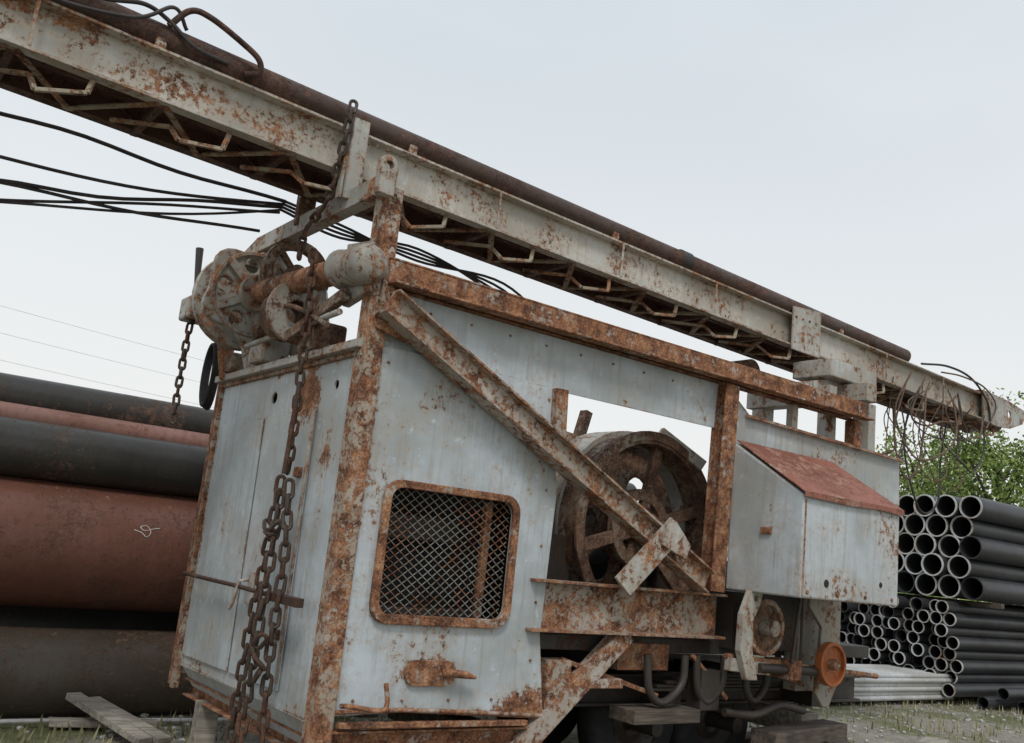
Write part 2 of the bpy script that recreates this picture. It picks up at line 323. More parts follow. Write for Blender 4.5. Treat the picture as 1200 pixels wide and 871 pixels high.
bolts('gear_cover_bolts',[(3.2+.35*i,-.70,1.53) for i in range(4)],(0,-1,0),M_rust,rig,r=.014)
disc('painted_hole',(3.42,-.702,1.60),(0,1,0),.028,.008,M_inner,rig); disc('painted_hole',(4.1,-.702,1.63),(0,1,0),.02,.008,M_inner,rig)  # flat near-black discs paint the shade inside holes; the cover is uncut
box('cover_hinge',(3.10,-.45,1.9),(3.125,-.36,1.95),M_rust,rig)
plate('cover_seam',[(0,0),(.018,0),(.018,.66),(0,.66)],[],.004,(3.14,-.699,1.5),(1,0,0),(0,0,1),M_diag,rig)
box('top_stub_post',(4.74,-.03,2.79),(4.86,.07,3.01),M_rust,rig)
box('top_stub_post',(3.9,.0,2.8),(3.98,.06,3.01),M_gray,rig)
bar('upper_diag_strap',(3.1,.02,2.95),(3.45,.02,2.72),.04,.08,M_gray,rig)
box('rear_housing',(4.42,.05,1.5),(5.50,.9,2.36),M_box,rig)
# drive gear
plate('curved_bracket',[(.12,0),(.24,0),(.17,.2),(.16,.4),(.24,.55),(.26,.62),(.12,.62),(.04,.45),(.03,.2)],[circ(.18,.565,.02,12)],.05,(3.0,-.25,.88),(1,0,0),(0,0,1),M_gray,rig,bevel=.006)
ringo('chain_sprocket',(3.42,-.16,1.24),(0,1,0),.20,.02,.07,M_wheel,rig)
ringo('sprocket_rim',(3.42,-.20,1.24),(0,1,0),.205,.165,.05,M_post,rig)
disc('sprocket_hub',(3.42,-.24,1.24),(0,1,0),.06,.12,M_gray,rig)
disc('friction_disc',(4.14,-.26,1.0),(0,1,0),.155,.04,M_disc,rig); ringo('friction_disc_rim',(4.14,-.28,1.0),(0,1,0),.165,.14,.06,M_disc,rig)
disc('friction_disc_hub',(4.14,-.30,1.0),(0,1,0),.04,.08,M_rust,rig)
plate('disc_bracket',[(0,.1),(.1,0),(.18,0),(.3,.2),(.3,.85),(-.12,.85),(-.12,.75),(.05,.6)],[],.03,(4.12,-.14,.66),(1,0,0),(0,0,1),M_gray,rig,bevel=.005)
box('bearing_column',(4.1,.0,.75),(4.6,.12,1.48),M_gray,rig)
tube('drive_shaft',[(3.0,-.2,1.03),(4.9,-.2,.90)],.022,M_rust,rig); tube('drive_shaft_lower',[(3.3,-.25,.96),(4.0,-.25,.94)],.035,M_dark,rig)
bar('shaft_yoke',(3.0,-.22,.98),(3.45,-.22,.95),.06,.09,M_gray,rig)
box('bearing_block',(3.62,-.3,.88),(3.75,-.1,1.02),M_rust,rig)
bar('control_lever',(3.62,-.3,1.0),(3.7,-.3,1.5),.02,.03,M_dark,rig); bar('control_lever',(3.8,-.25,1.0),(3.86,-.2,1.5),.02,.03,M_dark,rig)
box('gear_under_block',(3.3,.0,1.05),(4.1,.3,1.47),M_dark,rig)
# big drum wheel
def spoked(name,c,R,w,ns,mat,rimt=.07,hub=.12,sp=.09,parent=rig,a0=.3):
    ringo(name+'_rim',c,(0,1,0),R,R-rimt,w,mat,parent,56)
    ringo(name+'_flange',(c[0],c[1]-w/2,c[2]),(0,1,0),R+.025,R-.045,.03,mat,parent,56)
    ringo(name+'_inner_ring',(c[0],c[1],c[2]),(0,1,0),R*.42,R*.30,.06,mat,parent,40)
    disc(name+'_hub',c,(0,1,0),hub,w*1.1,mat,parent)
    disc(name+'_shaft',(c[0],c[1]-w*.6,c[2]),(0,1,0),hub*.45,w,mat,parent)
    for i in range(ns):
        a=a0+2*math.pi*i/ns; d=Vector((math.cos(a),0,math.sin(a)))
        p=Vector(c); bar(name+'_spoke',p+d*hub*.8,p+d*(R-rimt*.5),.05,sp,mat,parent,up=(-d.z,0,d.x))
spoked('bull_wheel',(2.70,.45,1.86),.71,.22,6,M_wheel)
ringo('brake_drum',(2.78,.80,1.88),(0,1,0),.74,.66,.30,M_gray,rig,56)
plate('drum_web',circ(0,0,.62,40),[circ(.34*math.cos(a),.34*math.sin(a),.12,16) for a in [i*math.pi/3 for i in range(6)]],.03,(2.74,.74,1.86),(1,0,0),(0,0,1),M_wheel,rig)
# cable wound on the drum barrel
bm=bmesh.new(); pts=[]
for i in range(22*24):
    a=2*math.pi*i/24; pts.append((2.74+(.44)*math.cos(a),.98+.035*i/24,1.86+.44*math.sin(a)))
add_tube(bm,pts,.017,6); obj('wound_cable',bm,M_cable_b,rig,sm=True)
ringo('winch_drum',(2.74,1.40,1.86),(0,1,0),.425,.30,.9,M_dark,rig)
ringo('gray_gear_housing',(2.22,1.0,2.05),(0,1,0),.5,.05,.3,M_gray,rig)
ringo('second_drum_flange',(2.9,1.88,1.95),(0,1,0),.62,.4,.05,M_gray,rig)
bar('brake_band_arm',(3.2,.3,2.40),(2.85,.45,2.62),.06,.09,M_gray,rig)
bar('inner_strut',(2.85,1.9,1.1),(3.35,1.9,2.95),.08,.1,M_wheel,rig,up=(0,1,0))
box('shading_deck',(1.46,.12,1.0),(5.3,2.15,1.10),M_dark,rig)  # floor added to keep the space beneath dark and hide what lies behind
box('gear_case',(1.55,.5,1.1),(2.1,1.4,1.75),M_dark,rig)
box('gear_case_low',(3.1,.6,1.1),(4.3,1.5,1.7),M_dark,rig)
box('engine_block',(2.1,1.95,1.1),(4.2,2.1,1.9),M_dark,rig)
bar('far_sill',(1.4,2.1,1.25),(5.3,2.1,1.25),.1,.3,M_gray,rig)
# chassis
for y in (.45,1.65): prof('chassis_beam',ibeam(.14,.22,.02),(.2,y,.70),(5.6,y,.70),M_dark,rig)
for x in (.4,1.6,2.9,4.6): bar('cross_member',(x,.15,.68),(x,2.05,.68),.12,.16,M_dark,rig)
box('reddish_bracket',(2.25,.1,.88),(2.75,.3,1.06),M_rust,rig); box('mount_block',(1.55,.0,.66),(1.75,.15,.95),M_diag,rig)
for (x,y) in ((2.9,.62),(3.8,.62),(2.9,1.65),(3.8,1.65)):
    bm=bmesh.new(); add_lathe(bm,(x,y,.44),(0,1,0),[(.24,-.1),(.38,-.115),(.42,-.09),(.44,-.05),(.44,.05),(.42,.09),(.38,.115),(.24,.1)],40); obj('tire',bm,M_rubber,rig,sm=True)
    bm=bmesh.new(); add_lathe(bm,(x,y,.44),(0,1,0),[(.0005,-.02),(.1,-.06),(.16,-.03),(.24,-.09),(.25,-.09),(.25,.09),(.0005,.05)],32); obj('wheel_rim',bm,M_dark,rig,sm=True)
for i in range(5): bar('leaf_spring',(2.6+.1*i,.18,.74+.025*i),(4.1-.1*i,.18,.74+.025*i),.07,.02,M_dark,rig)
tube('axle',[(2.9,.3,.44),(2.9,1.8,.44)],.06,M_dark,rig); tube('axle',[(3.8,.3,.44),(3.8,1.8,.44)],.06,M_dark,rig)
for xx,ss in ((2.45,1.),(2.95,.8),(3.5,.7)):
    tube('spring_shackle',spline([(xx,.02,1.0),(xx+.04*ss,.02,.76),(xx+.18*ss,.02,.68),(xx+.36*ss,.02,.80),(xx+.38*ss,.02,1.0)]),.028,M_dark,rig)
box('hanger_block',(3.0,.0,.62),(3.2,.14,.9),M_dark,rig); box('step_plate',(1.72,-.02,.78),(2.2,.16,.84),M_diag,rig)
box('tool_tray',(2.3,-.05,.55),(2.95,.2,.64),M_woodd,rig)
tube('drain_pipe',spline([(3.2,-.05,.62),(3.5,-.08,.60),(3.8,-.08,.66),(4.1,-.08,.62)]),.03,M_dark,rig)
for a,b in (((1.7,.05,.95),(2.6,.05,.72)),((2.9,.02,1.0),(3.3,.02,.7)),((3.5,.0,.95),(4.2,.0,.8))): bar('brake_rod',a,b,.03,.03,M_rust,rig)
# arm, shaft, sheaves
plate('post_head_lug',[(-.055,-.16),(.05,-.16),(.06,0)]+[(.06*math.cos(a),.02+.06*math.sin(a)) for a in [math.pi*i/8 for i in range(1,8)]]+[(-.06,0)],[circ(0,.02,.024,14)],.05,(-.06,-.05,3.67),(1,0,0),(0,0,1),M_gray,rig,bevel=.005)
prof('head_arm',channel(.09,.12,.014),(-.02,-.02,3.60),(-.02,1.85,3.60),M_gray,rig)
bar('head_arm_tip',(-.02,1.83,3.60),(-.06,2.35,3.40),.08,.13,M_cast,rig)
bar('head_arm_tip_drop',(-.06,2.32,3.42),(-.08,2.45,3.15),.08,.12,M_cast,rig)
tube('shaft_tube',[(-.08,.25,3.12),(-.08,1.60,3.19)],.08,M_rust,rig,seg=20)
tube('shaft_boss',[(-.08,-.10,3.10),(-.08,-.075,3.10),(-.08,-.04,3.10),(-.08,.22,3.12),(-.08,.27,3.12),(-.08,.36,3.12)],[.07,.105,.118,.11,.125,.085],M_cast,rig,seg=22)
plate('boss_bracket',[(-.05,-.15),(.25,-.2),(.3,.2),(0,.16)],[],.05,(-.06,.02,3.1),(0,1,0),(0,0,1),M_cast,rig,bevel=.01)
hc=(-.08,1.72,3.19); FY=1.70
hol=[circ(.215*math.cos(a),.215*math.sin(a),.058,14) for a in [.5+i*math.pi*2/5 for i in range(5)]]
outl=[(( .34+.04*math.cos(5*t+.6))*math.cos(t),(.34+.04*math.cos(5*t+.6))*math.sin(t)) for t in [2*math.pi*i/50 for i in range(50)]]
plate('cast_flange',outl,hol,.07,(hc[0],FY+.04,hc[2]),(1,0,0),(0,0,1),M_cast,rig,bevel=.012)
ringo('cast_flange_hub',(hc[0],FY-.06,hc[2]),(0,1,0),.13,.05,.16,M_cast,rig)
ringo('cast_flange_lip',(hc[0],FY,hc[2]),(0,1,0),.31,.285,.10,M_cast,rig)
bolts('flange_bolts',[(hc[0]+.105*math.cos(a),FY-.14,hc[2]+.105*math.sin(a)) for a in [i*math.pi/3 for i in range(6)]],(0,-1,0),M_rust,rig,r=.018,h=.03)
for i in range(5):
    a=.5+math.pi/5+i*math.pi*2/5; bar('flange_rib',(hc[0]+.12*math.cos(a),FY-.05,hc[2]+.12*math.sin(a)),(hc[0]+.30*math.cos(a),FY-.04,hc[2]+.30*math.sin(a)),.06,.035,M_cast,rig,up=(0,1,0))
ringo('sheave_rim',(hc[0]+.03,1.98,hc[2]),(0,1,0),.36,.28,.09,M_cast,rig)
plate('sheave_web',circ(0,0,.3,32),[circ(.18*math.cos(a),.18*math.sin(a),.06,12) for a in [i*math.pi/3 for i in range(6)]],.03,(hc[0]+.03,2.0,hc[2]),(1,0,0),(0,0,1),M_cast,rig)
ringo('outer_collar',(hc[0],2.15,hc[2]),(0,1,0),.16,.05,.14,M_cast,rig)
disc('sheave_nut',(hc[0],2.40,hc[2]),(0,1,0),.065,.5,M_rust,rig)
tube('clamp_lever',[(-.24,2.48,3.05),(-.24,2.50,3.35),(-.26,2.52,3.66)],[.03,.02,.03],M_dark,rig)
box('clamp_block',(-.30,2.40,3.08),(-.06,2.64,3.26),M_cast,rig,bevel=.02); disc('clamp_bolt',(-.2,2.70,3.17),(0,1,0),.04,.16,M_rust,rig)
ringo('brown_ring',(.10,1.42,3.34),(0,1,0),.25,.18,.07,M_wheel,rig); ringo('brown_ring_hub',(.10,1.42,3.34),(0,1,0),.07,.02,.1,M_wheel,rig)
for a in (.2,2.3,4.4): bar('ring_spoke',(.10,1.42,3.34),(.10+.2*math.cos(a),1.42,3.34+.2*math.sin(a)),.04,.04,M_wheel,rig,up=(0,1,0))
ringo('cathead',(-.05,1.05,2.96),(0,1,0),.17,.08,.20,M_wheel,rig); ringo('cathead_flange',(-.05,.93,2.96),(0,1,0),.21,.08,.03,M_cast,rig)
for i,(a,b,w) in enumerate([((-.02,1.8,3.0),(.05,1.7,2.64),.2),((.1,1.1,3.0),(.08,1.0,2.64),.1),((-.05,.65,3.06),(.02,.6,2.64),.08),((-.1,2.15,3.05),(-.02,2.1,2.62),.12),((.05,1.45,3.2),(.2,1.3,2.66),.09)]):
    bar('pedestal',a,b,w,.10,M_cast if i%2==0 else M_rust,rig)
bar('head_side_link',(-.1,.9,2.78),(-.1,.15,2.95),.05,.07,M_wheel,rig); tube('tension_rod',[(-.1,.2,2.85),(-.1,1.6,2.80)],.02,M_gray,rig)
tube('control_rod',[(-.12,.3,2.78),(-.14,.9,2.98),(-.12,1.4,2.9)],.016,M_wheel,rig,sp=True)
box('head_block',(-.06,.55,2.68),(.14,.85,2.86),M_wheel,rig,bevel=.02); box('head_block_b',(-.1,1.3,2.67),(.1,1.55,2.84),M_cast,rig,bevel=.02); box('head_block_c',(-.08,1.9,2.66),(.1,2.15,2.80),M_wheel,rig,bevel=.02)
plate('mast_rest_upright',[(0,0),(.11,0),(.11,.53),(0,.53)],[],.025,(-.10,.40,3.60),(1,0,0),(0,0,1),M_gray,rig,bevel=.004)
box('mast_rest_flange',(-.12,.40,3.60),(-.10,.46,4.12),M_gray,rig); box('mast_rest_far',(-.08,1.1,3.6),(.04,1.16,3.95),M_wheel,rig)
# rear mast rest
bar('rear_cradle_beam',(5.0,-.02,3.30),(5.0,1.3,3.30),.16,.16,M_gray,rig)
box('rear_cradle_pad',(4.62,.15,3.40),(5.35,.55,3.56),M_gray,rig,bevel=.01)
bar('rear_cradle_plate',(4.35,.3,3.24),(5.2,.3,3.45),.05,.12,M_gray,rig)
box('rear_cradle_post',(4.55,.1,2.8),(4.66,.22,3.3),M_gray,rig); box('rear_cradle_post',(5.15,.1,2.7),(5.27,.25,3.24),M_gray,rig); box('rear_cradle_post',(4.95,1.1,1.5),(5.1,1.25,3.24),M_gray,rig)
disc('cradle_roller',(4.3,.9,3.42),(0,1,0),.12,.3,M_wheel,rig)
# chains
ch=empty('hanging_chain')
chain('upper_strand',[(-.12,.38,4.22),(-.14,.37,4.05),(-.14,.50,3.62),(-.15,.75,3.46),(-.16,.78,3.25)],.07,.011,M_chain,ch)
chain('main_strand',[(-.19,.50,3.26),(-.17,.50,3.0),(-.15,.52,2.7),(-.13,.53,2.2),(-.12,.55,1.85)],.075,.011,M_chain,ch)
chain('lower_strand_left',[(-.13,.60,1.88),(-.13,.66,1.4),(-.14,.72,.9),(-.14,.76,.25)],.09,.0125,M_chain,ch)
chain('lower_strand_mid',[(-.15,.54,1.80),(-.16,.52,1.3),(-.17,.53,.85),(-.16,.56,.2)],.09,.0125,M_chain,ch)
chain('lower_strand_right',[(-.14,.46,1.86),(-.13,.40,1.4),(-.14,.38,.9),(-.13,.30,.2)],.09,.0125,M_chain,ch)
chain('cross_link',[(-.15,.66,1.62),(-.17,.55,1.56),(-.15,.44,1.64)],.08,.0125,M_chain,ch)
chain('side_strand',[(-.24,2.50,3.05),(-.24,2.52,2.7),(-.24,2.50,2.25)],.07,.011,M_chain,ch)
chain('knot',[(-.2,.36,1.0),(-.22,.42,.9),(-.2,.34,.84),(-.2,.40,.76)],.08,.0125,M_chain,ch)
tube('hook_shank',[(-.15,.50,2.45),(-.15,.53,1.9)],.015,M_chain,ch)
hose=empty('hose_coil')
for k in range(3):
    bm=bmesh.new(); add_tube(bm,[(-.06+.02*k,2.44+.11*math.cos(a),2.68+(.24+.01*k)*math.sin(a)) for a in [2*math.pi*i/30 for i in range(30)]],.014,8,closed=True); obj('coil_turn',bm,M_rubber,hose,sm=True)
# ================================================================ MAST
mast=empty('lattice_mast')
def zt(x): return 4.09-.026*x
YN,YF=.46,1.05; D=.30
def zb(x): return zt(x)-D
XA,XB=-5.2,8.35
prof('near_chord',channel(.09,D,.018),(XA,YN+.04,zt(XA)-D/2),(XB,YN+.04,zt(XB)-D/2),M_mast,mast)
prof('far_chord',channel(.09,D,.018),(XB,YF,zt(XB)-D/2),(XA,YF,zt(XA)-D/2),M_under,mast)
bm=bmesh.new(); bm2=bmesh.new(); bm3=bmesh.new(); bm4=bmesh.new()
x=XA+.2; k=0; rj=random.Random(12)
while x<XB-.4:
    xn=x+.38
    a=(x,YN+.05,zb(x)-.01); b=(xn,YF,zb(xn)-.01)
    if k%2: a=(x,YF,zb(x)-.01); b=(xn,YN+.05,zb(xn)-.01)
    add_prof(bm,angle(.04,.03,.007),a,b)
    add_prof(bm2,angle(.04,.04,.006),(x,YF-.03,zt(x)-.03),(xn,YF-.03,zb(xn)+.03) if k%2 else (xn,YF-.03,zt(xn)-.03))
    if k%2==0: add_prof(bm3,rectp(.04,.04),(x,YN+.05,zb(x)+.0),(x,YF,zb(x)+.0))
    if k%2==0:
        z=zb(x)-.01; j=lambda: rj.uniform(-.02,.02)
        P=[(x-.16+j(),YN+.40,z-.03),(x+.10+j(),YN+.16,z-.05),(x+.14+j(),YN+.05,z-.15+j()),(x+.36+j(),YN+.02,z-.12+j()),(x+.40,YN+.05,z-.01)]
        for q in range(4): add_prof(bm4,rectp(.026,.022),P[q],P[q+1])
    x=xn;k+=1
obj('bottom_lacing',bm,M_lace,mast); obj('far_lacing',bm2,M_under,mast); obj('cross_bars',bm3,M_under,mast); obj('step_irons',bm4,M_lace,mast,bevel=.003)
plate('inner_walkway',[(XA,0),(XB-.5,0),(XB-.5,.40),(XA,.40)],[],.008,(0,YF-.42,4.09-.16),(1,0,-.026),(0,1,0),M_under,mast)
prof('inner_rail',angle(.05,.05,.008),(XA,YN+.28,zb(XA)+.06),(XB-.4,YN+.28,zb(XB)+.06),M_under,mast)
for x,w in ((4.44,.42),): plate('chord_splice',[(0,0),(w,0),(w,.44),(0,.40)],[],.016,(x,YN-.01,zb(x)-.04),(1,0,0),(0,0,1),M_gray,mast,bevel=.003)
for x in (-3.2,-1.9,1.1,2.3,3.4,6.0,7.1): box('chord_rib',(x,YN-.008,zb(x)+.02),(x+.02,YN+.0,zt(x)-.02),M_mast,mast,bevel=.002)
bolts('chord_bolts',[(4.48+.1*i,YN-.026,zt(4.5)-.03) for i in range(4)]+[(.05+.07*i,YN-.005,zt(0)-.06) for i in range(3)],(0,-1,0),M_rust,mast)
cpl=[(0,-.01),(.3,-.03),(.65,.0),(.95,.10),(1.0,.17),(.98,.27),(.6,.32),(.2,.335),(0,.34)]
plate('crown_plate_near',cpl,[circ(.62,.16,.04,16)],.02,(7.95,YN+.0,zb(8.2)),(1,0,0),(0,0,1),M_cast,mast,bevel=.004)
plate('crown_plate_far',cpl,[],.02,(7.95,YF-.04,zb(8.2)),(1,0,0),(0,0,1),M_cast,mast)
for y in (.62,.78,.92): ringo('crown_sheave',(8.55,y,zb(8.2)+.16),(0,1,0),.20,.05,.06,M_wheel,mast)
bar('crown_cross',(8.1,YN,zb(8)+.05),(8.1,YF,zb(8)+.05),.1,.1,M_rust,mast)
box('crown_cap',(7.9,YN-.01,zt(8)-.02),(8.25,YF,zt(8)+.03),M_under,mast)
# drill pipe
dp=empty('drill_pipe')
tube('pipe_body',[(-5.0,.53,zt(-5)+.095),(0.3,.53,zt(.3)+.085),(6.45,.53,zt(6.45)+.07)],.08,M_pipe,dp,seg=22)
ringo('pipe_collar',(3.05,.53,zt(3)+.08),(1,0,-.03),.088,.03,.12,M_dark,dp); ringo('pipe_collar',(-2.6,.53,zt(-2.6)+.09),(1,0,-.03),.095,.03,.2,M_dark,dp)
for x in (-1.3,.35,2.2,5.2): box('pipe_saddle',(x,YN-.004,zt(x)-.01),(x+.06,YN+.04,zt(x)+.06),M_rust,dp)
tube('lifting_bail',[(-1.25,.45,4.26),(-1.16,.42,4.38),(-1.05,.40,4.38),(-.85,.40,4.31),(-.74,.40,4.25),(-.72,.42,4.18),(-.80,.44,4.15)],.018,M_pipe,dp,sp=True)
tube('wire_wrap',[(-1.9,.42,4.20),(-1.6,.40,4.24),(-1.4,.42,4.31),(-1.25,.44,4.28),(-1.1,.42,4.18),(-.9,.45,4.18)],.013,M_cable,dp,sp=True)
tube('wire_wrap_b',[(-2.4,.42,4.23),(-1.9,.40,4.13),(-1.45,.40,4.20),(-1.25,.42,4.36),(-1.15,.46,4.28)],.011,M_cable,dp,sp=True)
bar('second_tube',(4.3,.70,zt(4.3)+.03),(7.6,.70,zt(7.6)+.02),.1,.05,M_under,mast)
# hoses / cables
cb=empty('cable_bundle')
def sag(p,q,s,n=14):
    p=Vector(p);q=Vector(q); return [p.lerp(q,i/n)+Vector((0,0,-s*4*(i/n)*(1-i/n))) for i in range(n+1)]
def wob(P,a,sd):
    r_=random.Random(sd); f1,f2=r_.uniform(1,3),r_.uniform(0,6); n=len(P)
    return [p+Vector((0,0,a*math.sin(f1*i/n*6+f2)*math.sin(math.pi*i/(n-1)))) for i,p in enumerate(P)]
for i,(zl,s,r) in enumerate([(3.80,.05,.013),(3.60,.12,.011),(3.38,.05,.012),(3.34,.13,.009),(3.30,.02,.010)]):
    tube('cable',wob(sag((-3.6,1.25+.03*i,zl+ (zl-3.75)*.9),(-.12,1.25+.02*i,3.78-.015*i),s,24),.025,i),r,M_cable,cb,seg=7)
tube('cable',wob(sag((-3.4,1.3,3.22),(-.25,1.3,3.54),.03,24),.02,9),.011,M_cable,cb,seg=7)
for i in range(4):
    tube('cable',spline([(-.12,1.25+.02*i,3.78-.015*i),(.3,1.2,3.72-.03*i),(.9,1.15,3.62+.03*i),(1.6,1.0,3.60-.05*i),(2.2,1.0,3.3-.1*i)]),.010,M_cable,cb,seg=7)
tg=empty('tangled_cables')
rn=random.Random(11)
for i in range(18):
    x0=rn.uniform(5.9,7.7); x1=x0+rn.uniform(.2,.8); dp_=rn.uniform(.35,1.15); y=rn.uniform(.3,.8)
    pts=[(x0,y,zb(x0)+.1),(x0-.1,y+.05,zb(x0)-dp_*.5),(x0+.1,y,zb(x0)-dp_),((x0+x1)/2+.1,y-.05,zb(x0)-dp_*.9),(x1+.05,y,zb(x0)-dp_*.5),(x1,y,zb(x1)+.1)]
    pts=[tuple(c+rn.uniform(-.09,.09) for c in p) for p in pts]
    tube('loop',pts,rn.choice([.006,.008,.011]),M_cable_b if i%3 else M_cable,tg,seg=6,sp=True)
tube('loop',[(6.6,.42,zt(6.6)+.02),(7.1,.4,zt(7)+.10),(7.6,.4,zt(7.6)+.08),(8.0,.42,zt(8)-.1),(8.1,.43,zt(8)-.35)],.012,M_cable,tg,seg=6,sp=True)
tube('loop',[(7.0,.42,zt(7)+.02),(7.4,.4,zt(7.4)+.06),(7.9,.4,zt(7.9)+.04),(8.2,.42,zt(8)-.12),(8.0,.43,zt(8)-.4)],.009,M_cable_b,tg,seg=6,sp=True)
# ================================================================ LARGE PIPES LEFT
def bigpipe(y,z,r,mat,xa=-9,xb=6.0,t=.015):
    bm=bmesh.new(); L=(xb-xa)
    add_lathe(bm,((xa+xb)/2,y,z),(1,0,0),[(r-t,-L/2),(r,-L/2),(r,L/2),(r-t,L/2)],64); return obj('large_steel_pipe',bm,mat,None,sm=True)
bigpipe(3.45,.31,.335,M_p_old); bigpipe(3.62,1.28,.50,M_p_red); bigpipe(3.50,1.985,.225,M_p_blk); bigpipe(3.72,2.24,.105,M_p_pink); bigpipe(3.98,2.42,.18,M_p_blk)
bigpipe(4.5,.50,.49,M_p_blk,-8,5.5); bigpipe(4.7,1.45,.45,M_p_blk,-8,5.5)
cm=[]
for (u,v) in [(-.10,.0),(-.04,.02),(.0,.05),(.03,.01),(.0,-.04),(-.05,-.03),(-.02,.0),(.05,-.02),(.10,-.03)]:
    a=math.radians(200)-v/.5; cm.append((-.10+u,3.62+.503*math.cos(a),1.28-.503*math.sin(a)*1.0))
tube('chalk_mark',cm,.003,simple('chalk',(.6,.58,.55),.9),bpy.data.objects['large_steel_pipe.001'],seg=4,sp=True)
dn=empty('timber_dunnage')
for x in (-6,-2.2,1.6,5.2):
    bar('bolster',(x,3.0,.72),(x,5.1,.72),.14,.1,M_woodd,dn)
tp=empty('timber_planks')
for i,(a,b) in enumerate([((-.45,3.08,.20),(-.16,2.15,.06)),((-.31,3.06,.17),(-.03,2.15,.06)),((-.62,2.9,.05),(.1,2.75,.05))]):
    bar('plank',a,b,.11,.05,M_wood,tp)
bar('prop_post',(.12,1.85,0),(.12,1.85,.38),.14,.10,M_wood,tp,up=(0,1,0))
rope=empty('wire_rope')
tube('rope_strand',spline([(-6,2.72,.05),(-3,2.78,.04),(-1,2.95,.05),(.4,2.9,.04),(1.5,2.85,.04)]),.016,M_galv,rope,seg=8)
cr=empty('timber_cribbing')  # real blocks, plus dark timbers added at low x to darken the ground there
for i,(x0,y0,x1,y1,z,m) in enumerate([(2.2,-.1,4.0,.1,.10,M_woodd),(3.9,.5,6.2,.3,.12,M_wood),(4.2,-.5,5.6,1.2,.30,M_woodd),(4.0,.9,6.2,1.0,.12,M_woodd),(1.4,.4,2.3,.5,.12,M_woodd),(5.0,-.2,7.2,.5,.1,M_wood),(1.7,.2,1.75,2.0,.3,M_woodd),(4.6,.2,4.65,2.0,.45,M_wood),(3.6,-.1,4.8,.1,.40,M_woodd)]):
    bar('timber',(x0,y0,z),(x1,y1,z),.22,.18,m,cr,bevel=.01)
# ================================================================ PIPE STACKS RIGHT
def stack(name,xe,y0,z0,r,rows,cols,L,t,mat,jx=.15,parent=None,endmat=None):
    P=empty(name); bm=bmesh.new(); be=bmesh.new(); rn=random.Random(int(r*1000))
    for j in range(rows):
        for i in range(cols-(j%2)):
            y=y0+r+i*2*r+(j%2)*r+.002*i; z=z0+r+j*r*math.sqrt(3); x=xe+rn.uniform(-jx,jx)
            add_lathe(bm,(x+L/2,y,z),(1,0,0),[(r-t,-L/2),(r,-L/2),(r,L/2),(r-t,L/2)],24)
            if rn.random()<.85: add_lathe(be,(x-.003,y,z),(1,0,0),[(r-t*1.05,0),(r*1.004,0),(r*1.004,.03),(r-t*1.05,.03)],24)
    obj('pipes',bm,mat,P,sm=True); obj('pipe_ends',be,endmat or M_stackend,P,sm=True); return P
stack('casing_pipe_stack',12.0,2.45,1.58,.178,5,10,11.5,.018,M_stack,.12)
stack('small_pipe_stack',12.0,2.75,.12,.10,8,16,11.5,.010,M_stack,.2)
bar('stack_bolster',(12.6,2.4,1.53),(12.6,6.1,1.53),.1,.08,M_woodd,dn); bar('stack_bolster',(20,2.4,1.53),(20,6.1,1.53),.1,.08,M_woodd,dn)
for y in (6.2,): bar('stack_stake',(13,y,0),(13,y,2.2),.12,.12,M_dark,dn)
stack('galvanized_pipe_bundle',6.9,2.95,.06,.035,6,14,5.3,.004,M_galv,.15,endmat=M_galv)
for i,(y,z,r,xa,xb) in enumerate([(2.5,.1,.09,12.2,22),(2.1,.1,.09,12.6,22),(2.30,.26,.09,12.4,22)]):
    bm=bmesh.new(); L=xb-xa; add_lathe(bm,((xa+xb)/2,y,z),(1,0,0),[(r-.01,-L/2),(r,-L/2),(r,L/2),(r-.01,L/2)],24); obj('loose_pipe',bm,M_stack,None,sm=True)
# ================================================================ GROUND
def ground():
    m,nt,b=mk('ground_dirt_gravel'); pos=nt.nodes.new('ShaderNodeNewGeometry').outputs['Position']
    n1=noise(nt,pos,.7,5,.65,1); n2=noise(nt,pos,9,6,.75,2); n3=noise(nt,pos,60,4,.7,3)
    dirt=mixc(nt,smooth(nt,n2,.35,.65),(.20,.175,.14),(.37,.34,.28)); dirt=mixc(nt,smooth(nt,n3,.45,.6,0,.6),dirt,(.45,.43,.38))
    gr=mixc(nt,smooth(nt,n2,.3,.7),(.10,.11,.045),(.23,.23,.11))
    nt.links.new(mixc(nt,smooth(nt,n1,.46,.6),dirt,gr),b.inputs['Base Color']); b.inputs['Roughness'].default_value=.95
    bp=nt.nodes.new('ShaderNodeBump'); bp.inputs['Distance'].default_value=.03; nt.links.new(math_(nt,'ADD',n2,n3),bp.inputs['Height']); nt.links.new(bp.outputs[0],b.inputs['Normal'])
    bm=bmesh.new()
    bmesh.ops.create_grid(bm,x_segments=8,y_segments=8,size=600); return obj('ground',bm,m)
ground()
def leafmat(name,c1,c2):
    m,nt,b=mk(name); pos=nt.nodes.new('ShaderNodeNewGeometry').outputs['Position']
    n=noise(nt,pos,1.2,4,.6,3); n2=noise(nt,pos,9,3,.6,5)
    c=mixc(nt,smooth(nt,n,.38,.62),c1,c2); c=mixc(nt,smooth(nt,n2,.5,.7,0,.5),c,tuple(min(1,x*1.6) for x in c2))
    nt.links.new(c,b.inputs['Base Color']); b.inputs['Roughness'].default_value=.6
    return m
bm=bmesh.new(); rg=random.Random(3)
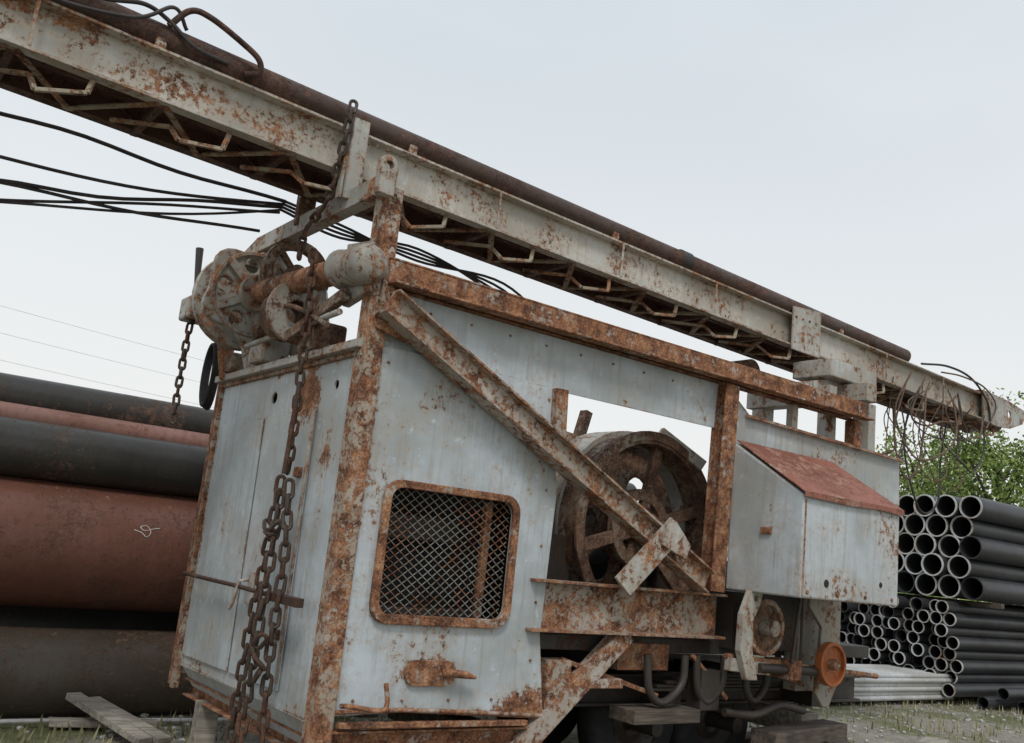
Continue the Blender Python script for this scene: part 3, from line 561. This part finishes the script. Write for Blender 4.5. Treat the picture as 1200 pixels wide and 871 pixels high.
for i in range(6500):
    x=rg.uniform(5.2,17); y=rg.uniform(-1.5,3.2)
    if math.sin(x*1.7+y)*math.sin(y*2.3-x*.6)<-.1 and rg.random()<.8: continue
    if i%4==0: x=rg.uniform(-4,6); y=rg.uniform(2.3,3.0)
    h=rg.uniform(.03,.12); a=rg.uniform(0,6.28); w=.006+h*.05; l=rg.uniform(-.05,.05)
    p=Vector((x,y,0)); s=Vector((math.cos(a),math.sin(a),0))*w
    bm.faces.new([bm.verts.new(p-s),bm.verts.new(p+s),bm.verts.new(p+Vector((l,l*.6,h)))])
obj('grass',bm,leafmat('grass_blades',(.16,.16,.07),(.30,.27,.14)))
bm=bmesh.new()
for i in range(1600):
    x=rg.uniform(-4,14); y=rg.uniform(-.8,3.3); r=rg.uniform(.008,.03)
    if -.2<x<5.6 and y<2.3 and rg.random()<.5: continue
    mtx=Matrix.Translation((x,y,r*.4))@Matrix.Rotation(rg.uniform(0,6),4,'Z')@Matrix.Diagonal((r*rg.uniform(.8,1.5),r,r*.7,1))
    bmesh.ops.create_icosphere(bm,subdivisions=1,radius=1,matrix=mtx)
obj('gravel',bm,simple('stone',(.34,.33,.30),.9,.35,20))
# ================================================================ TREES
ML=leafmat('tree_leaves',(.12,.19,.035),(.26,.34,.09)); MB=simple('bark',(.10,.08,.06),.9)
def tree(x,y,h,r,seed):
    T=empty('leafy_tree'); rt=random.Random(seed); bm=bmesh.new()
    add_tube(bm,[(x,y,0),(x+.1,y,h*.25),(x,y+.1,h*.5),(x+.1,y,h*.8)],[.2,.15,.1,.03],8)
    tips=[]
    for i in range(22):
        a=rt.uniform(0,6.28); z0=h*rt.uniform(.22,.7); rr=r*rt.uniform(.5,1)*(1.1-(z0/h)*.5); e=Vector((x+rr*math.cos(a),y+rr*math.sin(a),min(h,z0+h*rt.uniform(.1,.35))))
        add_tube(bm,[(x,y,z0),Vector((x,y,z0)).lerp(e,.5)+Vector((0,0,.2)),e],[.07,.04,.012],6); tips.append(e); tips.append(Vector((x,y,z0)).lerp(e,.6))
    obj('trunk',bm,MB,T,sm=True)
    bm=bmesh.new()
    for e in tips:
        for c in range(6):
            cc=e+Vector((rt.gauss(0,.4),rt.gauss(0,.4),rt.gauss(0,.35)))
            for l in range(44):
                p=cc+Vector((rt.gauss(0,.2),rt.gauss(0,.2),rt.gauss(0,.17)))
                d=Vector((rt.gauss(0,1),rt.gauss(0,1),rt.gauss(0,1))).normalized(); q=d.cross(Vector((rt.gauss(0,1),rt.gauss(0,1),rt.gauss(0,1)))).normalized(); s=rt.uniform(.05,.09)
                bm.faces.new([bm.verts.new(p-d*s),bm.verts.new(p+q*s*.5),bm.verts.new(p+d*s),bm.verts.new(p-q*s*.5)])
    obj('crown',bm,ML,T)
tree(26,11.3,7.0,2.3,1); tree(25,8.3,7.3,2.4,2); tree(26,5.4,6.7,2.3,6); tree(30,14.8,6.2,2.3,4)
bm=bmesh.new(); rt=random.Random(9)
for i in range(9000):
    a=rt.uniform(-.5,2.0); d=rt.uniform(90,110); hh=4+1.5*math.sin(a*23)+1.0*math.sin(a*57+1)
    p=Vector((d*math.cos(a),d*math.sin(a),rt.uniform(0,hh))); s=rt.uniform(.3,.6)
    q=Vector((rt.gauss(0,1),rt.gauss(0,1),rt.gauss(0,1))).normalized(); w=q.orthogonal().normalized()
    bm.faces.new([bm.verts.new(p-q*s),bm.verts.new(p+w*s),bm.verts.new(p+q*s),bm.verts.new(p-w*s)])
obj('distant_trees',bm,ML)
pl=empty('power_line')
for i in range(3):
    tube('wire',sag((-60,60,19.5-2.2*i),(60,75,13.5-1.6*i),1.5,24),.014,M_galv,pl,seg=5)
for x,y in ((-60,60),(60,75)): tube('pole',[(x,y,0),(x,y,20)],[.2,.12],M_woodd,pl,seg=10)
# ================================================================ WORLD / LIGHT
w=bpy.data.worlds.new('World'); scene.world=w; w.use_nodes=True; nt=w.node_tree; nt.nodes.clear()
out=nt.nodes.new('ShaderNodeOutputWorld')
sky=nt.nodes.new('ShaderNodeTexSky'); sky.sky_type='NISHITA'; sky.sun_disc=False; sky.dust_density=4; sky.air_density=1.2
b1=nt.nodes.new('ShaderNodeBackground'); b1.inputs[1].default_value=.09; nt.links.new(sky.outputs[0],b1.inputs[0])
tc=nt.nodes.new('ShaderNodeTexCoord').outputs['Generated']
sx=nt.nodes.new('ShaderNodeSeparateXYZ'); nt.links.new(tc,sx.inputs[0])
cloud=noise(nt,tc,(1.6,1.6,3.5),5,.5,2)
g=smooth(nt,sx.outputs[2],0,.7)
colr=mixc(nt,g,(.90,.905,.89),(.64,.71,.77)); colr=mixc(nt,smooth(nt,cloud,.4,.7,0,.35),colr,(.86,.89,.92))
b2=nt.nodes.new('ShaderNodeBackground'); b2.inputs[1].default_value=1.08; nt.links.new(colr,b2.inputs[0])
mx=nt.nodes.new('ShaderNodeMixShader'); mx.inputs[0].default_value=.87; nt.links.new(b1.outputs[0],mx.inputs[1]); nt.links.new(b2.outputs[0],mx.inputs[2]); nt.links.new(mx.outputs[0],out.inputs[0])
sl=bpy.data.lights.new('Sun','SUN'); sl.energy=1.5; sl.angle=math.radians(14); sl.color=(1,.97,.93); so=bpy.data.objects.new('Sun',sl); COL.objects.link(so)
sd=Vector((-.45,-.62,1.0)).normalized()
so.rotation_euler=sd.to_track_quat('Z','Y').to_euler()
sky.sun_elevation=math.asin(sd.z); sky.sun_rotation=math.atan2(sd.x,sd.y)
# ================================================================ CAMERA
yaw,p,r=[math.radians(a) for a in (53.60,10.86,6.01)]
h=Vector((math.cos(yaw),math.sin(yaw),0)); rt_=Vector((math.sin(yaw),-math.cos(yaw),0)); up=Vector((0,0,1))
fw=h*math.cos(p)+up*math.sin(p); u=-h*math.sin(p)+up*math.cos(p)
R=rt_*math.cos(r)+u*math.sin(r); U=u*math.cos(r)-rt_*math.sin(r)
cd=bpy.data.cameras.new('Camera'); cd.sensor_width=36; cd.lens=36*1087.1/1200; cd.clip_end=3000; cd.clip_start=.05
co=bpy.data.objects.new('Camera',cd); COL.objects.link(co)
co.matrix_world=Matrix(((R.x,U.x,-fw.x,-2.379),(R.y,U.y,-fw.y,-4.625),(R.z,U.z,-fw.z,1.6),(0,0,0,1)))
scene.camera=co
scene.view_settings.view_transform='Standard'; scene.view_settings.look='None'; scene.view_settings.exposure=0
